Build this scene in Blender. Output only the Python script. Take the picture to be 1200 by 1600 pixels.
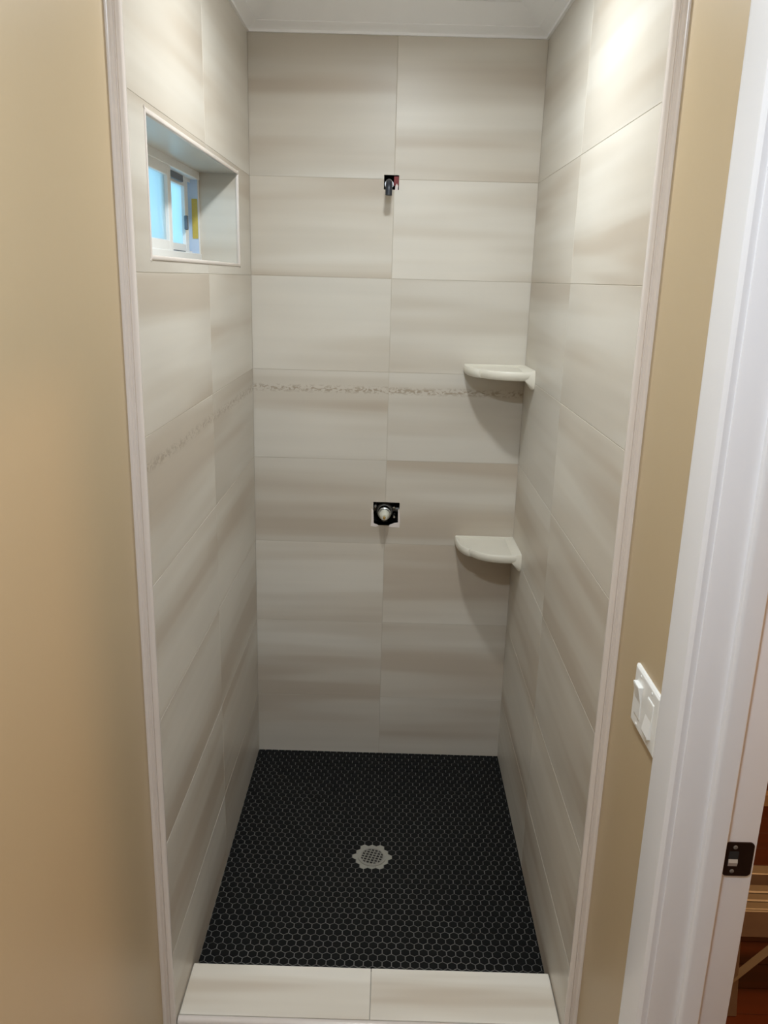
import bpy, bmesh, math, random
from mathutils import Vector, Matrix

random.seed(7)
for o in list(bpy.data.objects):
    bpy.data.objects.remove(o)
scene = bpy.context.scene
COL = scene.collection

# ------------------------------------------------------------------ camera
W = 0.94                 # stall width (x 0..W), back wall at y = 0, stall floor at z = 0
F_PX, PITCH, YAW, ROLL = 1292.2, -0.2755, 0.0038, -0.0271
CAM = Vector((0.4782, -2.881, 1.802))
cam_data = bpy.data.cameras.new('camera')
cam = bpy.data.objects.new('camera', cam_data)
COL.objects.link(cam)
cam_data.sensor_fit = 'VERTICAL'
cam_data.sensor_height = 24.0
cam_data.lens = 24.0 * F_PX / 1600.0
cam_data.clip_start = 0.02
Rm = Matrix.Rotation(YAW, 3, 'Z') @ Matrix.Rotation(PITCH, 3, 'X') @ Matrix.Rotation(ROLL, 3, 'Y')
rx, fw, up = Rm.col[0], Rm.col[1], Rm.col[2]
m4 = Matrix((rx, up, -fw)).transposed().to_4x4()
m4.translation = CAM
cam.matrix_world = m4
scene.camera = cam

# ------------------------------------------------------------------ world and lights
CEIL = 2.60
world = bpy.data.worlds.new('World')
scene.world = world
world.use_nodes = True
bg = world.node_tree.nodes['Background']
bg.inputs[0].default_value = (0.30, 0.60, 0.80, 1)
bg.inputs[1].default_value = 1.6

def area_light(name, loc, size, power, color, rot=(0, 0, 0), shape='DISK', size_y=None):
    l = bpy.data.lights.new(name, 'AREA')
    l.shape = shape
    l.size = size
    if size_y:
        l.size_y = size_y
    l.energy = power
    l.color = color
    o = bpy.data.objects.new(name, l)
    COL.objects.link(o)
    o.location = loc
    o.rotation_euler = rot
    return o

DL = (0.50, -0.92)
sl = area_light('shower_downlight_lamp', (DL[0], DL[1], CEIL - 0.010), 0.11, 9.9, (0.91, 0.97, 1.0))
sl.data.spread = math.radians(168)
bl = bpy.data.lights.new('upper_wall_fill', 'POINT')      # added fill that lifts ceiling and upper walls; the downlight has no dome
bl.energy = 1.0
bl.color = (0.93, 0.98, 1.0)
bl.shadow_soft_size = 0.035
bo = bpy.data.objects.new('upper_wall_fill', bl)
COL.objects.link(bo)
bo.location = (DL[0], DL[1], CEIL - 0.050)
area_light('room_lamp', (0.45, -2.45, CEIL - 0.03), 0.16, 20.0, (0.78, 0.89, 1.0))
area_light('hall_lamp', (2.2, -1.9, CEIL - 0.03), 0.3, 24.0, (1.0, 0.64, 0.36))
portal = area_light('window_portal', (-0.21, -0.695, 1.965), 0.98, 1.0, (1, 1, 1),
                    rot=(0, -math.pi / 2, 0), shape='RECTANGLE', size_y=1.0)
portal.data.size = 0.28
portal.data.size_y = 0.98
portal.data.cycles.is_portal = True

vs = scene.view_settings
vs.view_transform = 'Standard'
vs.look = 'None'
vs.gamma = 1.0
vs.use_curve_mapping = False
vs.exposure = 0.15

# ------------------------------------------------------------------ materials
def srgb(r, g, b):
    def c(v):
        v /= 255.0
        return v / 12.92 if v <= 0.04045 else ((v + 0.055) / 1.055) ** 2.4
    return (c(r), c(g), c(b), 1.0)

def new_mat(name):
    m = bpy.data.materials.new(name)
    m.use_nodes = True
    nt = m.node_tree
    b = nt.nodes['Principled BSDF']
    return m, nt, b

def N(nt, kind, **props):
    n = nt.nodes.new(kind)
    for k, v in props.items():
        setattr(n, k, v)
    return n

def plain(name, col, rough=0.5, metal=0.0, spec=0.5, vary=0.06, scale=18.0, bump=0.0, bscale=120.0):
    m, nt, b = new_mat(name)
    b.inputs['Roughness'].default_value = rough
    b.inputs['Metallic'].default_value = metal
    b.inputs['Specular IOR Level'].default_value = spec
    geo = N(nt, 'ShaderNodeNewGeometry')
    no = N(nt, 'ShaderNodeTexNoise')
    no.inputs['Scale'].default_value = scale
    no.inputs['Detail'].default_value = 3
    nt.links.new(geo.outputs['Position'], no.inputs['Vector'])
    mx = N(nt, 'ShaderNodeMix', data_type='RGBA')
    d = vary
    mx.inputs[6].default_value = tuple(max(0, c * (1 - d)) for c in col[:3]) + (1,)
    mx.inputs[7].default_value = tuple(min(1, c * (1 + d)) for c in col[:3]) + (1,)
    nt.links.new(no.outputs['Fac'], mx.inputs[0])
    nt.links.new(mx.outputs[2], b.inputs['Base Color'])
    if bump:
        n2 = N(nt, 'ShaderNodeTexNoise')
        n2.inputs['Scale'].default_value = bscale
        n2.inputs['Detail'].default_value = 2
        nt.links.new(geo.outputs['Position'], n2.inputs['Vector'])
        bp = N(nt, 'ShaderNodeBump')
        bp.inputs['Strength'].default_value = bump
        bp.inputs['Distance'].default_value = 0.001
        nt.links.new(n2.outputs['Fac'], bp.inputs['Height'])
        nt.links.new(bp.outputs['Normal'], b.inputs['Normal'])
    return m

def tile_material(name, vein=False, gain=1.0, axis_scale=(0.5, 0.5, 7.0)):
    """greige porcelain with soft horizontal bands; each tile shifted by its own random value"""
    m, nt, b = new_mat(name)
    L = nt.links.new
    geo = N(nt, 'ShaderNodeNewGeometry')
    info = N(nt, 'ShaderNodeObjectInfo')
    mul = N(nt, 'ShaderNodeMath', operation='MULTIPLY')
    mul.inputs[1].default_value = 61.0
    L(info.outputs['Random'], mul.inputs[0])
    cmb = N(nt, 'ShaderNodeCombineXYZ')
    L(mul.outputs[0], cmb.inputs[0]); L(mul.outputs[0], cmb.inputs[1]); L(mul.outputs[0], cmb.inputs[2])
    def noise(sc, detail, rough=0.5, dist=0.0):
        mp = N(nt, 'ShaderNodeVectorMath', operation='MULTIPLY')
        mp.inputs[1].default_value = sc
        L(geo.outputs['Position'], mp.inputs[0])
        ad = N(nt, 'ShaderNodeVectorMath', operation='ADD')
        L(mp.outputs[0], ad.inputs[0]); L(cmb.outputs[0], ad.inputs[1])
        no = N(nt, 'ShaderNodeTexNoise')
        no.inputs['Scale'].default_value = 1.0
        no.inputs['Detail'].default_value = detail
        no.inputs['Roughness'].default_value = rough
        no.inputs['Distortion'].default_value = dist
        L(ad.outputs[0], no.inputs['Vector'])
        return no.outputs['Fac']
    a = axis_scale
    n1 = noise(a, 2.0, 0.5, 0.15)
    n2 = noise((a[0] * 2.2, a[1] * 2.2, a[2] * 5.0), 2.0)
    n3 = noise((2.2, 2.2, 5.0), 2.0)
    r1 = N(nt, 'ShaderNodeValToRGB')
    r1.color_ramp.interpolation = 'EASE'
    e = r1.color_ramp.elements
    e[0].position = 0.36; e[0].color = srgb(189, 177, 161)
    e[1].position = 0.62; e[1].color = srgb(213, 207, 196)
    e2 = e.new(0.49); e2.color = srgb(203, 195, 182)
    L(n1, r1.inputs[0])
    # finer streaks
    mr = N(nt, 'ShaderNodeMapRange')
    mr.inputs['From Min'].default_value = 0.3; mr.inputs['From Max'].default_value = 0.7
    mr.inputs['To Min'].default_value = 0.98; mr.inputs['To Max'].default_value = 1.02
    L(n2, mr.inputs['Value'])
    mr3 = N(nt, 'ShaderNodeMapRange')
    mr3.inputs['From Min'].default_value = 0.3; mr3.inputs['From Max'].default_value = 0.7
    mr3.inputs['To Min'].default_value = 0.965; mr3.inputs['To Max'].default_value = 1.035
    L(n3, mr3.inputs['Value'])
    pr = N(nt, 'ShaderNodeMath', operation='MULTIPLY')
    L(mr.outputs[0], pr.inputs[0]); L(mr3.outputs[0], pr.inputs[1])
    rnd = N(nt, 'ShaderNodeMapRange')
    rnd.inputs['To Min'].default_value = 0.95 * gain; rnd.inputs['To Max'].default_value = 1.05 * gain
    L(info.outputs['Random'], rnd.inputs['Value'])
    pr2 = N(nt, 'ShaderNodeMath', operation='MULTIPLY')
    L(pr.outputs[0], pr2.inputs[0]); L(rnd.outputs[0], pr2.inputs[1])
    sc = N(nt, 'ShaderNodeVectorMath', operation='SCALE')
    L(r1.outputs[0], sc.inputs[0]); L(pr2.outputs[0], sc.inputs['Scale'])
    out = sc.outputs[0]
    if vein:
        # printed fretted vein a few centimetres below the tile's upper edge
        sep = N(nt, 'ShaderNodeSeparateXYZ')
        L(geo.outputs['Position'], sep.inputs[0])
        wob = noise((3.0, 3.0, 1.0), 2.0)
        wm = N(nt, 'ShaderNodeMapRange')
        wm.inputs['To Min'].default_value = -1.420; wm.inputs['To Max'].default_value = -1.432
        L(wob, wm.inputs['Value'])
        dz = N(nt, 'ShaderNodeMath', operation='ADD')
        L(sep.outputs[2], dz.inputs[0]); L(wm.outputs[0], dz.inputs[1])
        ab = N(nt, 'ShaderNodeMath', operation='ABSOLUTE')
        L(dz.outputs[0], ab.inputs[0])
        mk = N(nt, 'ShaderNodeMapRange')
        mk.inputs['From Min'].default_value = 0.004; mk.inputs['From Max'].default_value = 0.016
        mk.inputs['To Min'].default_value = 1.0; mk.inputs['To Max'].default_value = 0.0
        L(ab.outputs[0], mk.inputs['Value'])
        fr = noise((60.0, 60.0, 110.0), 2.0, 0.6, 0.8)
        fm = N(nt, 'ShaderNodeMapRange')
        fm.inputs['From Min'].default_value = 0.47; fm.inputs['From Max'].default_value = 0.58
        L(fr, fm.inputs['Value'])
        mm = N(nt, 'ShaderNodeMath', operation='MULTIPLY')
        L(mk.outputs[0], mm.inputs[0]); L(fm.outputs[0], mm.inputs[1])
        mx = N(nt, 'ShaderNodeMix', data_type='RGBA')
        mx.inputs[7].default_value = srgb(160, 146, 128)
        m7 = N(nt, 'ShaderNodeMath', operation='MULTIPLY')
        m7.inputs[1].default_value = 0.9
        L(mm.outputs[0], m7.inputs[0])
        L(m7.outputs[0], mx.inputs[0]); L(out, mx.inputs[6])
        out = mx.outputs[2]
    L(out, b.inputs['Base Color'])
    b.inputs['Roughness'].default_value = 0.36
    b.inputs['Specular IOR Level'].default_value = 0.45
    return m

M = {}
M['tile'] = tile_material('greige_tile', gain=0.97)
M['tile_vein'] = tile_material('greige_tile_with_vein', vein=True, gain=0.97)
M['tile_cap'] = tile_material('curb_tile', gain=1.2, axis_scale=(0.8, 9.0, 3.0))
M['grout'] = plain('wall_grout', srgb(188, 180, 166), 0.85)
M['trim'] = plain('cream_pencil_trim', srgb(219, 209, 201), 0.22, vary=0.03)
M['paint'] = plain('tan_wall_paint', srgb(187, 166, 132), 0.42, vary=0.02, scale=3, bump=0.12, bscale=60)
M['white_paint'] = plain('white_gloss_paint', srgb(230, 229, 231), 0.3, vary=0.015, scale=6, bump=0.05, bscale=40)
M['ceiling'] = plain('ceiling_paint', srgb(244, 244, 246), 0.7, vary=0.015)
M['crown'] = plain('crown_paint', srgb(244, 244, 245), 0.45, vary=0.015)
M['hex'] = plain('black_hexagon_glaze', srgb(11, 12, 13), 0.45, spec=0.15, vary=0.3, scale=30, bump=0.06, bscale=300)
M['hex_grout'] = plain('grey_floor_grout', srgb(104, 102, 98), 0.9, vary=0.15, scale=60)
M['mortar'] = plain('pale_mortar', srgb(146, 143, 132), 0.85, vary=0.1, scale=50)
M['steel'] = plain('brushed_steel', srgb(196, 194, 188), 0.35, 0.35, vary=0.05)
M['drain_metal'] = plain('dusty_drain_metal', srgb(150, 147, 138), 0.5, 0.3, vary=0.1, scale=60)
M['chrome'] = plain('bright_chrome', srgb(205, 210, 212), 0.16, 1.0, vary=0.02)
M['brass'] = plain('brass', srgb(196, 170, 110), 0.3, 1.0, vary=0.06)
M['dark'] = plain('near_black', srgb(34, 31, 30), 0.9, vary=0.3)  # near-black: shade painted into the holes, also the base under hall planks
M['valve_body'] = plain('dull_valve_casting', srgb(130, 126, 120), 0.45, 0.5, vary=0.2, scale=60)
M['membrane'] = plain('red_membrane', srgb(128, 44, 46), 0.6, vary=0.2, scale=60)
M['black_pipe'] = plain('blue_black_pipe', srgb(38, 42, 50), 0.35, vary=0.15, scale=40)
M['thinset'] = plain('thinset_smear', srgb(222, 212, 206), 0.9, vary=0.1, scale=80)
M['stone'] = plain('cream_cast_stone', srgb(222, 217, 203), 0.38, vary=0.04, scale=14)
M['plastic'] = plain('white_plastic', srgb(232, 231, 227), 0.3, vary=0.01)
M['vinyl'] = plain('white_vinyl', srgb(226, 226, 224), 0.35, vary=0.02)
M['film'] = plain('blue_film', srgb(188, 204, 226), 0.35, vary=0.12, scale=25)
M['gasket'] = plain('grey_gasket', srgb(92, 98, 108), 0.5)
M['bronze'] = plain('dark_bronze', srgb(58, 42, 34), 0.38, 0.7, vary=0.08)
M['sticker'] = plain('yellow_sticker', srgb(192, 172, 80), 0.5, vary=0.12, scale=140)
M['aluminium'] = plain('worn_aluminium', srgb(178, 164, 142), 0.38, 0.55, vary=0.12, scale=25)
M['pine'] = plain('pale_pine', srgb(190, 158, 116), 0.6, vary=0.15, scale=12)
M['bath_floor'] = plain('grey_vinyl_floor', srgb(200, 194, 184), 0.5, vary=0.1)
M['lamp'] = plain('lamp_trim', srgb(235, 235, 232), 0.5)

def glass_mat(name, tint):
    m = bpy.data.materials.new(name)
    m.use_nodes = True
    nt = m.node_tree
    nt.nodes.clear()
    t = N(nt, 'ShaderNodeBsdfTransparent')
    t.inputs[0].default_value = tint
    tl = N(nt, 'ShaderNodeBsdfTranslucent')       # obscured bathroom glass
    tl.inputs[0].default_value = tint
    m0 = N(nt, 'ShaderNodeMixShader')
    m0.inputs[0].default_value = 0.6
    nt.links.new(t.outputs[0], m0.inputs[1])
    nt.links.new(tl.outputs[0], m0.inputs[2])
    g = N(nt, 'ShaderNodeBsdfGlossy')
    g.inputs['Roughness'].default_value = 0.12
    mx = N(nt, 'ShaderNodeMixShader')
    o = N(nt, 'ShaderNodeOutputMaterial')
    mx.inputs[0].default_value = 0.07
    nt.links.new(m0.outputs[0], mx.inputs[1])
    nt.links.new(g.outputs[0], mx.inputs[2])
    nt.links.new(mx.outputs[0], o.inputs[0])
    return m
M['glass'] = glass_mat('window_glass', (0.95, 0.99, 1.0, 1))

def wood_mat(name, c1, c2):
    m, nt, b = new_mat(name)
    L = nt.links.new
    geo = N(nt, 'ShaderNodeNewGeometry')
    info = N(nt, 'ShaderNodeObjectInfo')
    mp = N(nt, 'ShaderNodeVectorMath', operation='MULTIPLY')
    mp.inputs[1].default_value = (2.0, 30.0, 30.0)
    L(geo.outputs['Position'], mp.inputs[0])
    ad = N(nt, 'ShaderNodeVectorMath', operation='ADD')
    ml = N(nt, 'ShaderNodeMath', operation='MULTIPLY')
    ml.inputs[1].default_value = 43.0
    L(info.outputs['Random'], ml.inputs[0])
    L(mp.outputs[0], ad.inputs[0]); L(ml.outputs[0], ad.inputs[1])
    no = N(nt, 'ShaderNodeTexNoise')
    no.inputs['Scale'].default_value = 1.0
    no.inputs['Detail'].default_value = 5
    L(ad.outputs[0], no.inputs['Vector'])
    mx = N(nt, 'ShaderNodeMix', data_type='RGBA')
    mx.inputs[6].default_value = c1; mx.inputs[7].default_value = c2
    L(no.outputs['Fac'], mx.inputs[0])
    L(mx.outputs[2], b.inputs['Base Color'])
    b.inputs['Roughness'].default_value = 0.3
    return m
M['wood'] = wood_mat('red_brown_wood', srgb(68, 26, 8), srgb(112, 48, 17))

# ------------------------------------------------------------------ mesh helpers
def finish(name, bm, mat, parent=None, origin=None, smooth=False, recalc=True):
    """bm in world coordinates -> one object; origin = world point of its origin"""
    if recalc:
        bmesh.ops.recalc_face_normals(bm, faces=bm.faces)
    if origin is None:
        origin = Vector((0, 0, 0))
    origin = Vector(origin)
    for v in bm.verts:
        v.co -= origin
    me = bpy.data.meshes.new(name)
    bm.to_mesh(me)
    bm.free()
    me.materials.append(mat)
    if smooth:
        for p in me.polygons:
            p.use_smooth = True
    o = bpy.data.objects.new(name, me)
    COL.objects.link(o)
    if parent is not None:
        o.parent = parent
        o.location = origin - parent_world(parent)
    else:
        o.location = origin
    return o

def parent_world(p):
    w = Vector((0, 0, 0))
    while p is not None:
        w += p.location
        p = p.parent
    return w

def tag(o, label=None, cat=None, group=None, kind=None):
    if label: o['label'] = label
    if cat: o['category'] = cat
    if group: o['group'] = group
    if kind: o['kind'] = kind
    return o

def struct(o, label=None):
    o['kind'] = 'structure'
    if label: o['label'] = label
    return o

def empty(name, loc):
    o = bpy.data.objects.new(name, None)
    COL.objects.link(o)
    o.location = loc
    o.empty_display_size = 0.05
    return o

def bm_box(bm, x0, x1, y0, y1, z0, z1, bevel=0.0, seg=1):
    vs_ = [bm.verts.new((x, y, z)) for x in (x0, x1) for y in (y0, y1) for z in (z0, z1)]
    q = [(0, 1, 3, 2), (4, 6, 7, 5), (0, 4, 5, 1), (2, 3, 7, 6), (0, 2, 6, 4), (1, 5, 7, 3)]
    fs = [bm.faces.new([vs_[i] for i in f]) for f in q]
    if bevel:
        es = list({e for f in fs for e in f.edges})
        bmesh.ops.bevel(bm, geom=es, offset=bevel, segments=seg, affect='EDGES', profile=0.6)

def box(name, mat, x0, x1, y0, y1, z0, z1, parent=None, bevel=0.0, seg=1, origin='c'):
    bm = bmesh.new()
    bm_box(bm, x0, x1, y0, y1, z0, z1, bevel, seg)
    og = ((x0 + x1) / 2, (y0 + y1) / 2, (z0 + z1) / 2)
    return finish(name, bm, mat, parent, og, recalc=True)

def bm_slab(bm, us, vs_, keep, fmap, d0, d1, chamfer=0.0):
    """a plate on a wall made of the grid cells (us x vs) that keep(u, v) accepts; fmap(u, v, depth) -> xyz"""
    nu, nv = len(us) - 1, len(vs_) - 1
    k = [[keep((us[i] + us[i + 1]) / 2, (vs_[j] + vs_[j + 1]) / 2) for j in range(nv)] for i in range(nu)]
    cache = {}
    def vert(i, j, s):
        if (i, j, s) not in cache:
            cache[(i, j, s)] = bm.verts.new(fmap(us[i], vs_[j], d0 if s == 0 else d1))
        return cache[(i, j, s)]
    def K(i, j):
        return 0 <= i < nu and 0 <= j < nv and k[i][j]
    front = []
    for i in range(nu):
        for j in range(nv):
            if not k[i][j]:
                continue
            front.append(bm.faces.new([vert(i, j, 0), vert(i + 1, j, 0), vert(i + 1, j + 1, 0), vert(i, j + 1, 0)]))
            bm.faces.new([vert(i, j + 1, 1), vert(i + 1, j + 1, 1), vert(i + 1, j, 1), vert(i, j, 1)])
            for (di, dj, a, b) in ((-1, 0, (i, j), (i, j + 1)), (1, 0, (i + 1, j + 1), (i + 1, j)),
                                   (0, -1, (i + 1, j), (i, j)), (0, 1, (i, j + 1), (i + 1, j + 1))):
                if not K(i + di, j + dj):
                    bm.faces.new([vert(*a, 0), vert(*b, 0), vert(*b, 1), vert(*a, 1)])
    if chamfer:
        fset = set(front)
        es = [e for f in front for e in f.edges if sum(1 for x in e.link_faces if x in fset) == 1]
        bmesh.ops.bevel(bm, geom=list(set(es)), offset=chamfer, segments=1, affect='EDGES')

def brk(a, b, holes):
    s = {a, b}
    for h in holes:
        if a < h < b:
            s.add(h)
    return sorted(s)

def bm_prism(bm, prof, fmap, t0, t1, cap=True):
    """closed profile [(a, b)] swept from t0 to t1; fmap(a, b, t); t0/t1 may be functions of (a, b) for mitres"""
    f0 = t0 if callable(t0) else (lambda a, b: t0)
    f1 = t1 if callable(t1) else (lambda a, b: t1)
    r0 = [bm.verts.new(fmap(a, b, f0(a, b))) for a, b in prof]
    r1 = [bm.verts.new(fmap(a, b, f1(a, b))) for a, b in prof]
    n = len(prof)
    for i in range(n):
        j = (i + 1) % n
        bm.faces.new([r0[i], r0[j], r1[j], r1[i]])
    if cap:
        bm.faces.new(r0)
        bm.faces.new(r1[::-1])

def bm_tube(bm, pts, radii, seg=16, cap=True):
    pts = [Vector(p) for p in pts]
    rings = []
    ref = None
    for i, p in enumerate(pts):
        d = (pts[min(i + 1, len(pts) - 1)] - pts[max(i - 1, 0)]).normalized()
        if ref is None:
            ref = Vector((1, 0, 0)) if abs(d.x) < 0.9 else Vector((0, 0, 1))
        u = (ref - d * ref.dot(d)).normalized()
        v = d.cross(u)
        r = radii[i] if isinstance(radii, (list, tuple)) else radii
        rings.append([bm.verts.new(p + (u * math.cos(t) + v * math.sin(t)) * r)
                      for t in [2 * math.pi * k / seg for k in range(seg)]])
    for a, b in zip(rings, rings[1:]):
        for k in range(seg):
            j = (k + 1) % seg
            bm.faces.new([a[k], a[j], b[j], b[k]])
    if cap:
        bm.faces.new(rings[0][::-1])
        bm.faces.new(rings[-1])

def shade_auto(o, ang=35):
    for p in o.data.polygons:
        p.use_smooth = True
    try:
        o.data.set_sharp_from_angle(angle=math.radians(ang))
    except Exception:
        pass
    return o

# ------------------------------------------------------------------ the setting: shower walls with their tiles
PITCH_Z = 0.3111
JZ = [0.0, 0.2450] + [0.2450 + PITCH_Z * k for k in range(1, 8)]     # row joints
TOPZ = 2.56
JZ = [z for z in JZ if z < 2.2] + [TOPZ]     # the top row is a tall one, up behind the crown
FRONT_Y = -1.293
G = 0.0008          # half a grout joint
TT = 0.008          # tile thickness

def fm_back(u, v, d):  return (u, d, v)
def fm_left(u, v, d):  return (-d, u, v)
def fm_right(u, v, d): return (W + d, u, v)

# openings
VALVE = (0.428, 0.523, 0.937, 1.024)
ARM = (0.4385, 0.487, 2.080, 2.1245)
NICHE = (-1.180, -0.212, 1.831, 2.094)

def inside(r, u, v):
    return r[0] < u < r[1] and r[2] < v < r[3]

def build_wall(name, fmap, u0, u1, z0, z1, holes, thick):
    bm = bmesh.new()
    us = brk(u0, u1, [h for r in holes for h in r[:2]])
    zs = brk(z0, z1, [h for r in holes for h in r[2:]])
    bm_slab(bm, us, zs, lambda u, v: not any(inside(r, u, v) for r in holes), fmap, 0.0007, thick)
    o = finish(name, bm, M['grout'], None, fmap((u0 + u1) / 2, z0, 0.0))
    return struct(o)

def tiles_on(wall, fmap, ujoints, holes, vein=True):
    for j in range(len(JZ) - 1):
        uj = ujoints(j) if callable(ujoints) else ujoints
        for i in range(len(uj) - 1):
            a, b, c, d = uj[i] + G, uj[i + 1] - G, JZ[j] + G, JZ[j + 1] - G
            us = brk(a, b, [h for r in holes for h in r[:2]])
            zs = brk(c, d, [h for r in holes for h in r[2:]])
            keep = lambda u, v: not any(inside(r, u, v) for r in holes)
            if not any(keep((us[p] + us[p + 1]) / 2, (zs[q] + zs[q + 1]) / 2)
                       for p in range(len(us) - 1) for q in range(len(zs) - 1)):
                continue
            bm = bmesh.new()
            bm_slab(bm, us, zs, keep, fmap, 0.0, TT, chamfer=0.0004)
            mat = M['tile_vein'] if vein and abs(JZ[j + 1] - 1.489) < 0.02 else M['tile']
            finish('wall_tile', bm, mat, wall, fmap((a + b) / 2, (c + d) / 2, 0.0))

wall_back = build_wall('wall_back', fm_back, -0.02, W + 0.02, -0.03, CEIL, [VALVE, ARM], 0.05)
tiles_on(wall_back, fm_back, [0.0, 0.4715, W], [VALVE, ARM])
NH = (NICHE[0] - 0.004, NICHE[1] + 0.004, NICHE[2] - 0.004, NICHE[3] + 0.004)
wall_left = build_wall('wall_left', fm_left, FRONT_Y, 0.0, -0.03, CEIL, [NH], 0.115)
tiles_on(wall_left, fm_left, [FRONT_Y, -0.655, -0.0015], [NH])
wall_right = build_wall('wall_right', fm_right, FRONT_Y, 0.0, -0.03, CEIL, [], 0.12)
tiles_on(wall_right, fm_right, [FRONT_Y, -0.635, -0.0015], [], vein=False)

# niche lining (reveal tiles) belongs to the left wall
x0n, x1n = -0.185, -0.006
SL = 0.14           # sill rises outward
def lining(name, verts, mat):
    bm = bmesh.new()
    vv = [bm.verts.new(v) for v in verts]
    for f in ((0, 1, 2, 3), (7, 6, 5, 4), (0, 4, 5, 1), (1, 5, 6, 2), (2, 6, 7, 3), (3, 7, 4, 0)):
        bm.faces.new([vv[i] for i in f])
    c = sum((v.co for v in bm.verts), Vector()) / 8
    return finish(name, bm, mat, wall_left, c)
a, b, c, d = NICHE
def block(x0, x1, y0, y1, z00, z01, z10, z11):
    # z at x0: z00..z01, at x1: z10..z11
    return [(x0, y0, z00), (x1, y0, z10), (x1, y1, z10), (x0, y1, z00),
            (x0, y0, z01), (x1, y0, z11), (x1, y1, z11), (x0, y1, z01)]
lining('reveal_tile', block(x0n, x1n, a, b, c - 0.006 , c + SL * 0.115, c - 0.006, c), M['tile'])
lining('reveal_tile', block(x0n, x1n, a, b, d - 0.001, d + 0.006, d - 0.001, d + 0.006), M['tile'])
lining('reveal_tile', block(x0n, x1n, b - 0.001, b + 0.006, c, d, c, d), M['tile'])
lining('reveal_tile', block(x0n, x1n, a - 0.006, a + 0.001, c, d, c, d), M['tile'])

# pencil trims
def pencil_profile(w, proud, n=6):
    # a: across (0..w), b: height above the surface
    p = [(0, -0.006)]
    for k in range(n + 1):
        th = math.pi * k / n
        p.append((w / 2 - w / 2 * math.cos(th), proud * math.sin(th) ** 0.8 if 0 < k < n else 0.0))
    p.append((w, -0.006))
    return p
PW = 0.010
pp = pencil_profile(PW, 0.0022)
def niche_trim(fmap, t0, t1):
    bm = bmesh.new()
    bm_prism(bm, pp, fmap, t0, t1)
    o = finish('niche_trim', bm, M['trim'], wall_left, None)
    return shade_auto(o, 50)
niche_trim(lambda q, h, t: (h, t, c - q + 0.003), lambda q, h: a - q, lambda q, h: b + q)
niche_trim(lambda q, h, t: (h, t, d + q - 0.003), lambda q, h: a - q, lambda q, h: b + q)
niche_trim(lambda q, h, t: (h, b + q - 0.003, t), lambda q, h: c - q, lambda q, h: d + q)
niche_trim(lambda q, h, t: (h, a - q + 0.003, t), lambda q, h: c - q, lambda q, h: d + q)

# front edge trims of the two side walls
EP = [(-0.02, 0.0), (-0.0015, 0.0), (0.0005, 0.002), (0.0005, 0.005), (0.0030, 0.0065), (0.0052, 0.010), (0.0056, 0.014),
      (0.0046, 0.019), (0.0014, 0.0235), (-0.003, 0.0255), (-0.0052, 0.0236), (-0.0062, 0.0236), (-0.0078, 0.0262), (-0.0125, 0.0262), (-0.0140, 0.0285),
      (-0.0165, 0.0300), (-0.0200, 0.0300)]
def edge_trim(name, right):
    bm = bmesh.new()
    if right:
        bm_prism(bm, EP, lambda h, q, t: (W - h, FRONT_Y - q, t), -0.03, CEIL)
    else:
        bm_prism(bm, EP, lambda h, q, t: (h, FRONT_Y - q, t), -0.03, CEIL)
    o = finish(name, bm, M['trim'], None, (W if right else 0, FRONT_Y, -0.03))
    shade_auto(o, 40)
    return struct(o)
edge_trim('trim_1', False)
edge_trim('trim_2', True)

# painted walls of the room the camera stands in
PLX, PRX = -0.02, W + 0.02
TE = FRONT_Y - 0.026
ROOM_Y = -3.7
HX = 1.097                     # hall face of the right wall
DOOR0, DOOR1, DOORZ = -1.722, -2.52, 2.115
def paint_wall(name, mat, *b):
    return struct(box(name, mat, *b))
paint_wall('wall_left_painted', M['paint'], PLX - 0.1, PLX, ROOM_Y, TE, -0.03, CEIL)
bm = bmesh.new()
bm_slab(bm, [ROOM_Y, DOOR1 - 0.02, DOOR0 + 0.02, TE], [-0.03, DOORZ + 0.02, CEIL],
        lambda u, v: not (DOOR1 - 0.02 < u < DOOR0 + 0.02 and v < DOORZ + 0.02),
        lambda u, v, d_: (PRX + d_, u, v), 0.0, HX - PRX)
struct(finish('wall_right_painted', bm, M['paint'], None, (PRX, DOOR0, -0.03)))
paint_wall('wall_front', M['paint'], PLX - 0.1, HX, ROOM_Y - 0.1, ROOM_Y, -0.03, CEIL)

# ceiling
struct(box('ceiling', M['ceiling'], -0.3, 3.4, ROOM_Y - 0.1, 0.4, CEIL, CEIL + 0.08))

# crown moulding of the shower
CR = [(0, 2.529), (0.008, 2.529), (0.0088, 2.5365), (0.0125, 2.5395), (0.022, 2.5455), (0.034, 2.5535), (0.0345, 2.5555),
      (0.052, 2.5675), (0.070, 2.5785), (0.088, 2.5895), (0.102, 2.5985), (0.104, CEIL), (0, CEIL)]
bm = bmesh.new(); bm_prism(bm, CR, lambda q, h, t: (t, -q, h), lambda q, h: q, lambda q, h: W - q)
struct(shade_auto(finish('trim_3', bm, M['crown'], None, (0, 0, 2.53)), 25))
bm = bmesh.new(); bm_prism(bm, CR, lambda q, h, t: (q, t, h), FRONT_Y - 0.02, lambda q, h: -q)
struct(shade_auto(finish('trim_4', bm, M['crown'], None, (0, 0, 2.53)), 25))
bm = bmesh.new(); bm_prism(bm, CR, lambda q, h, t: (W - q, t, h), FRONT_Y - 0.02, lambda q, h: -q)
struct(shade_auto(finish('trim_5', bm, M['crown'], None, (W, 0, 2.53)), 25))

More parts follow.
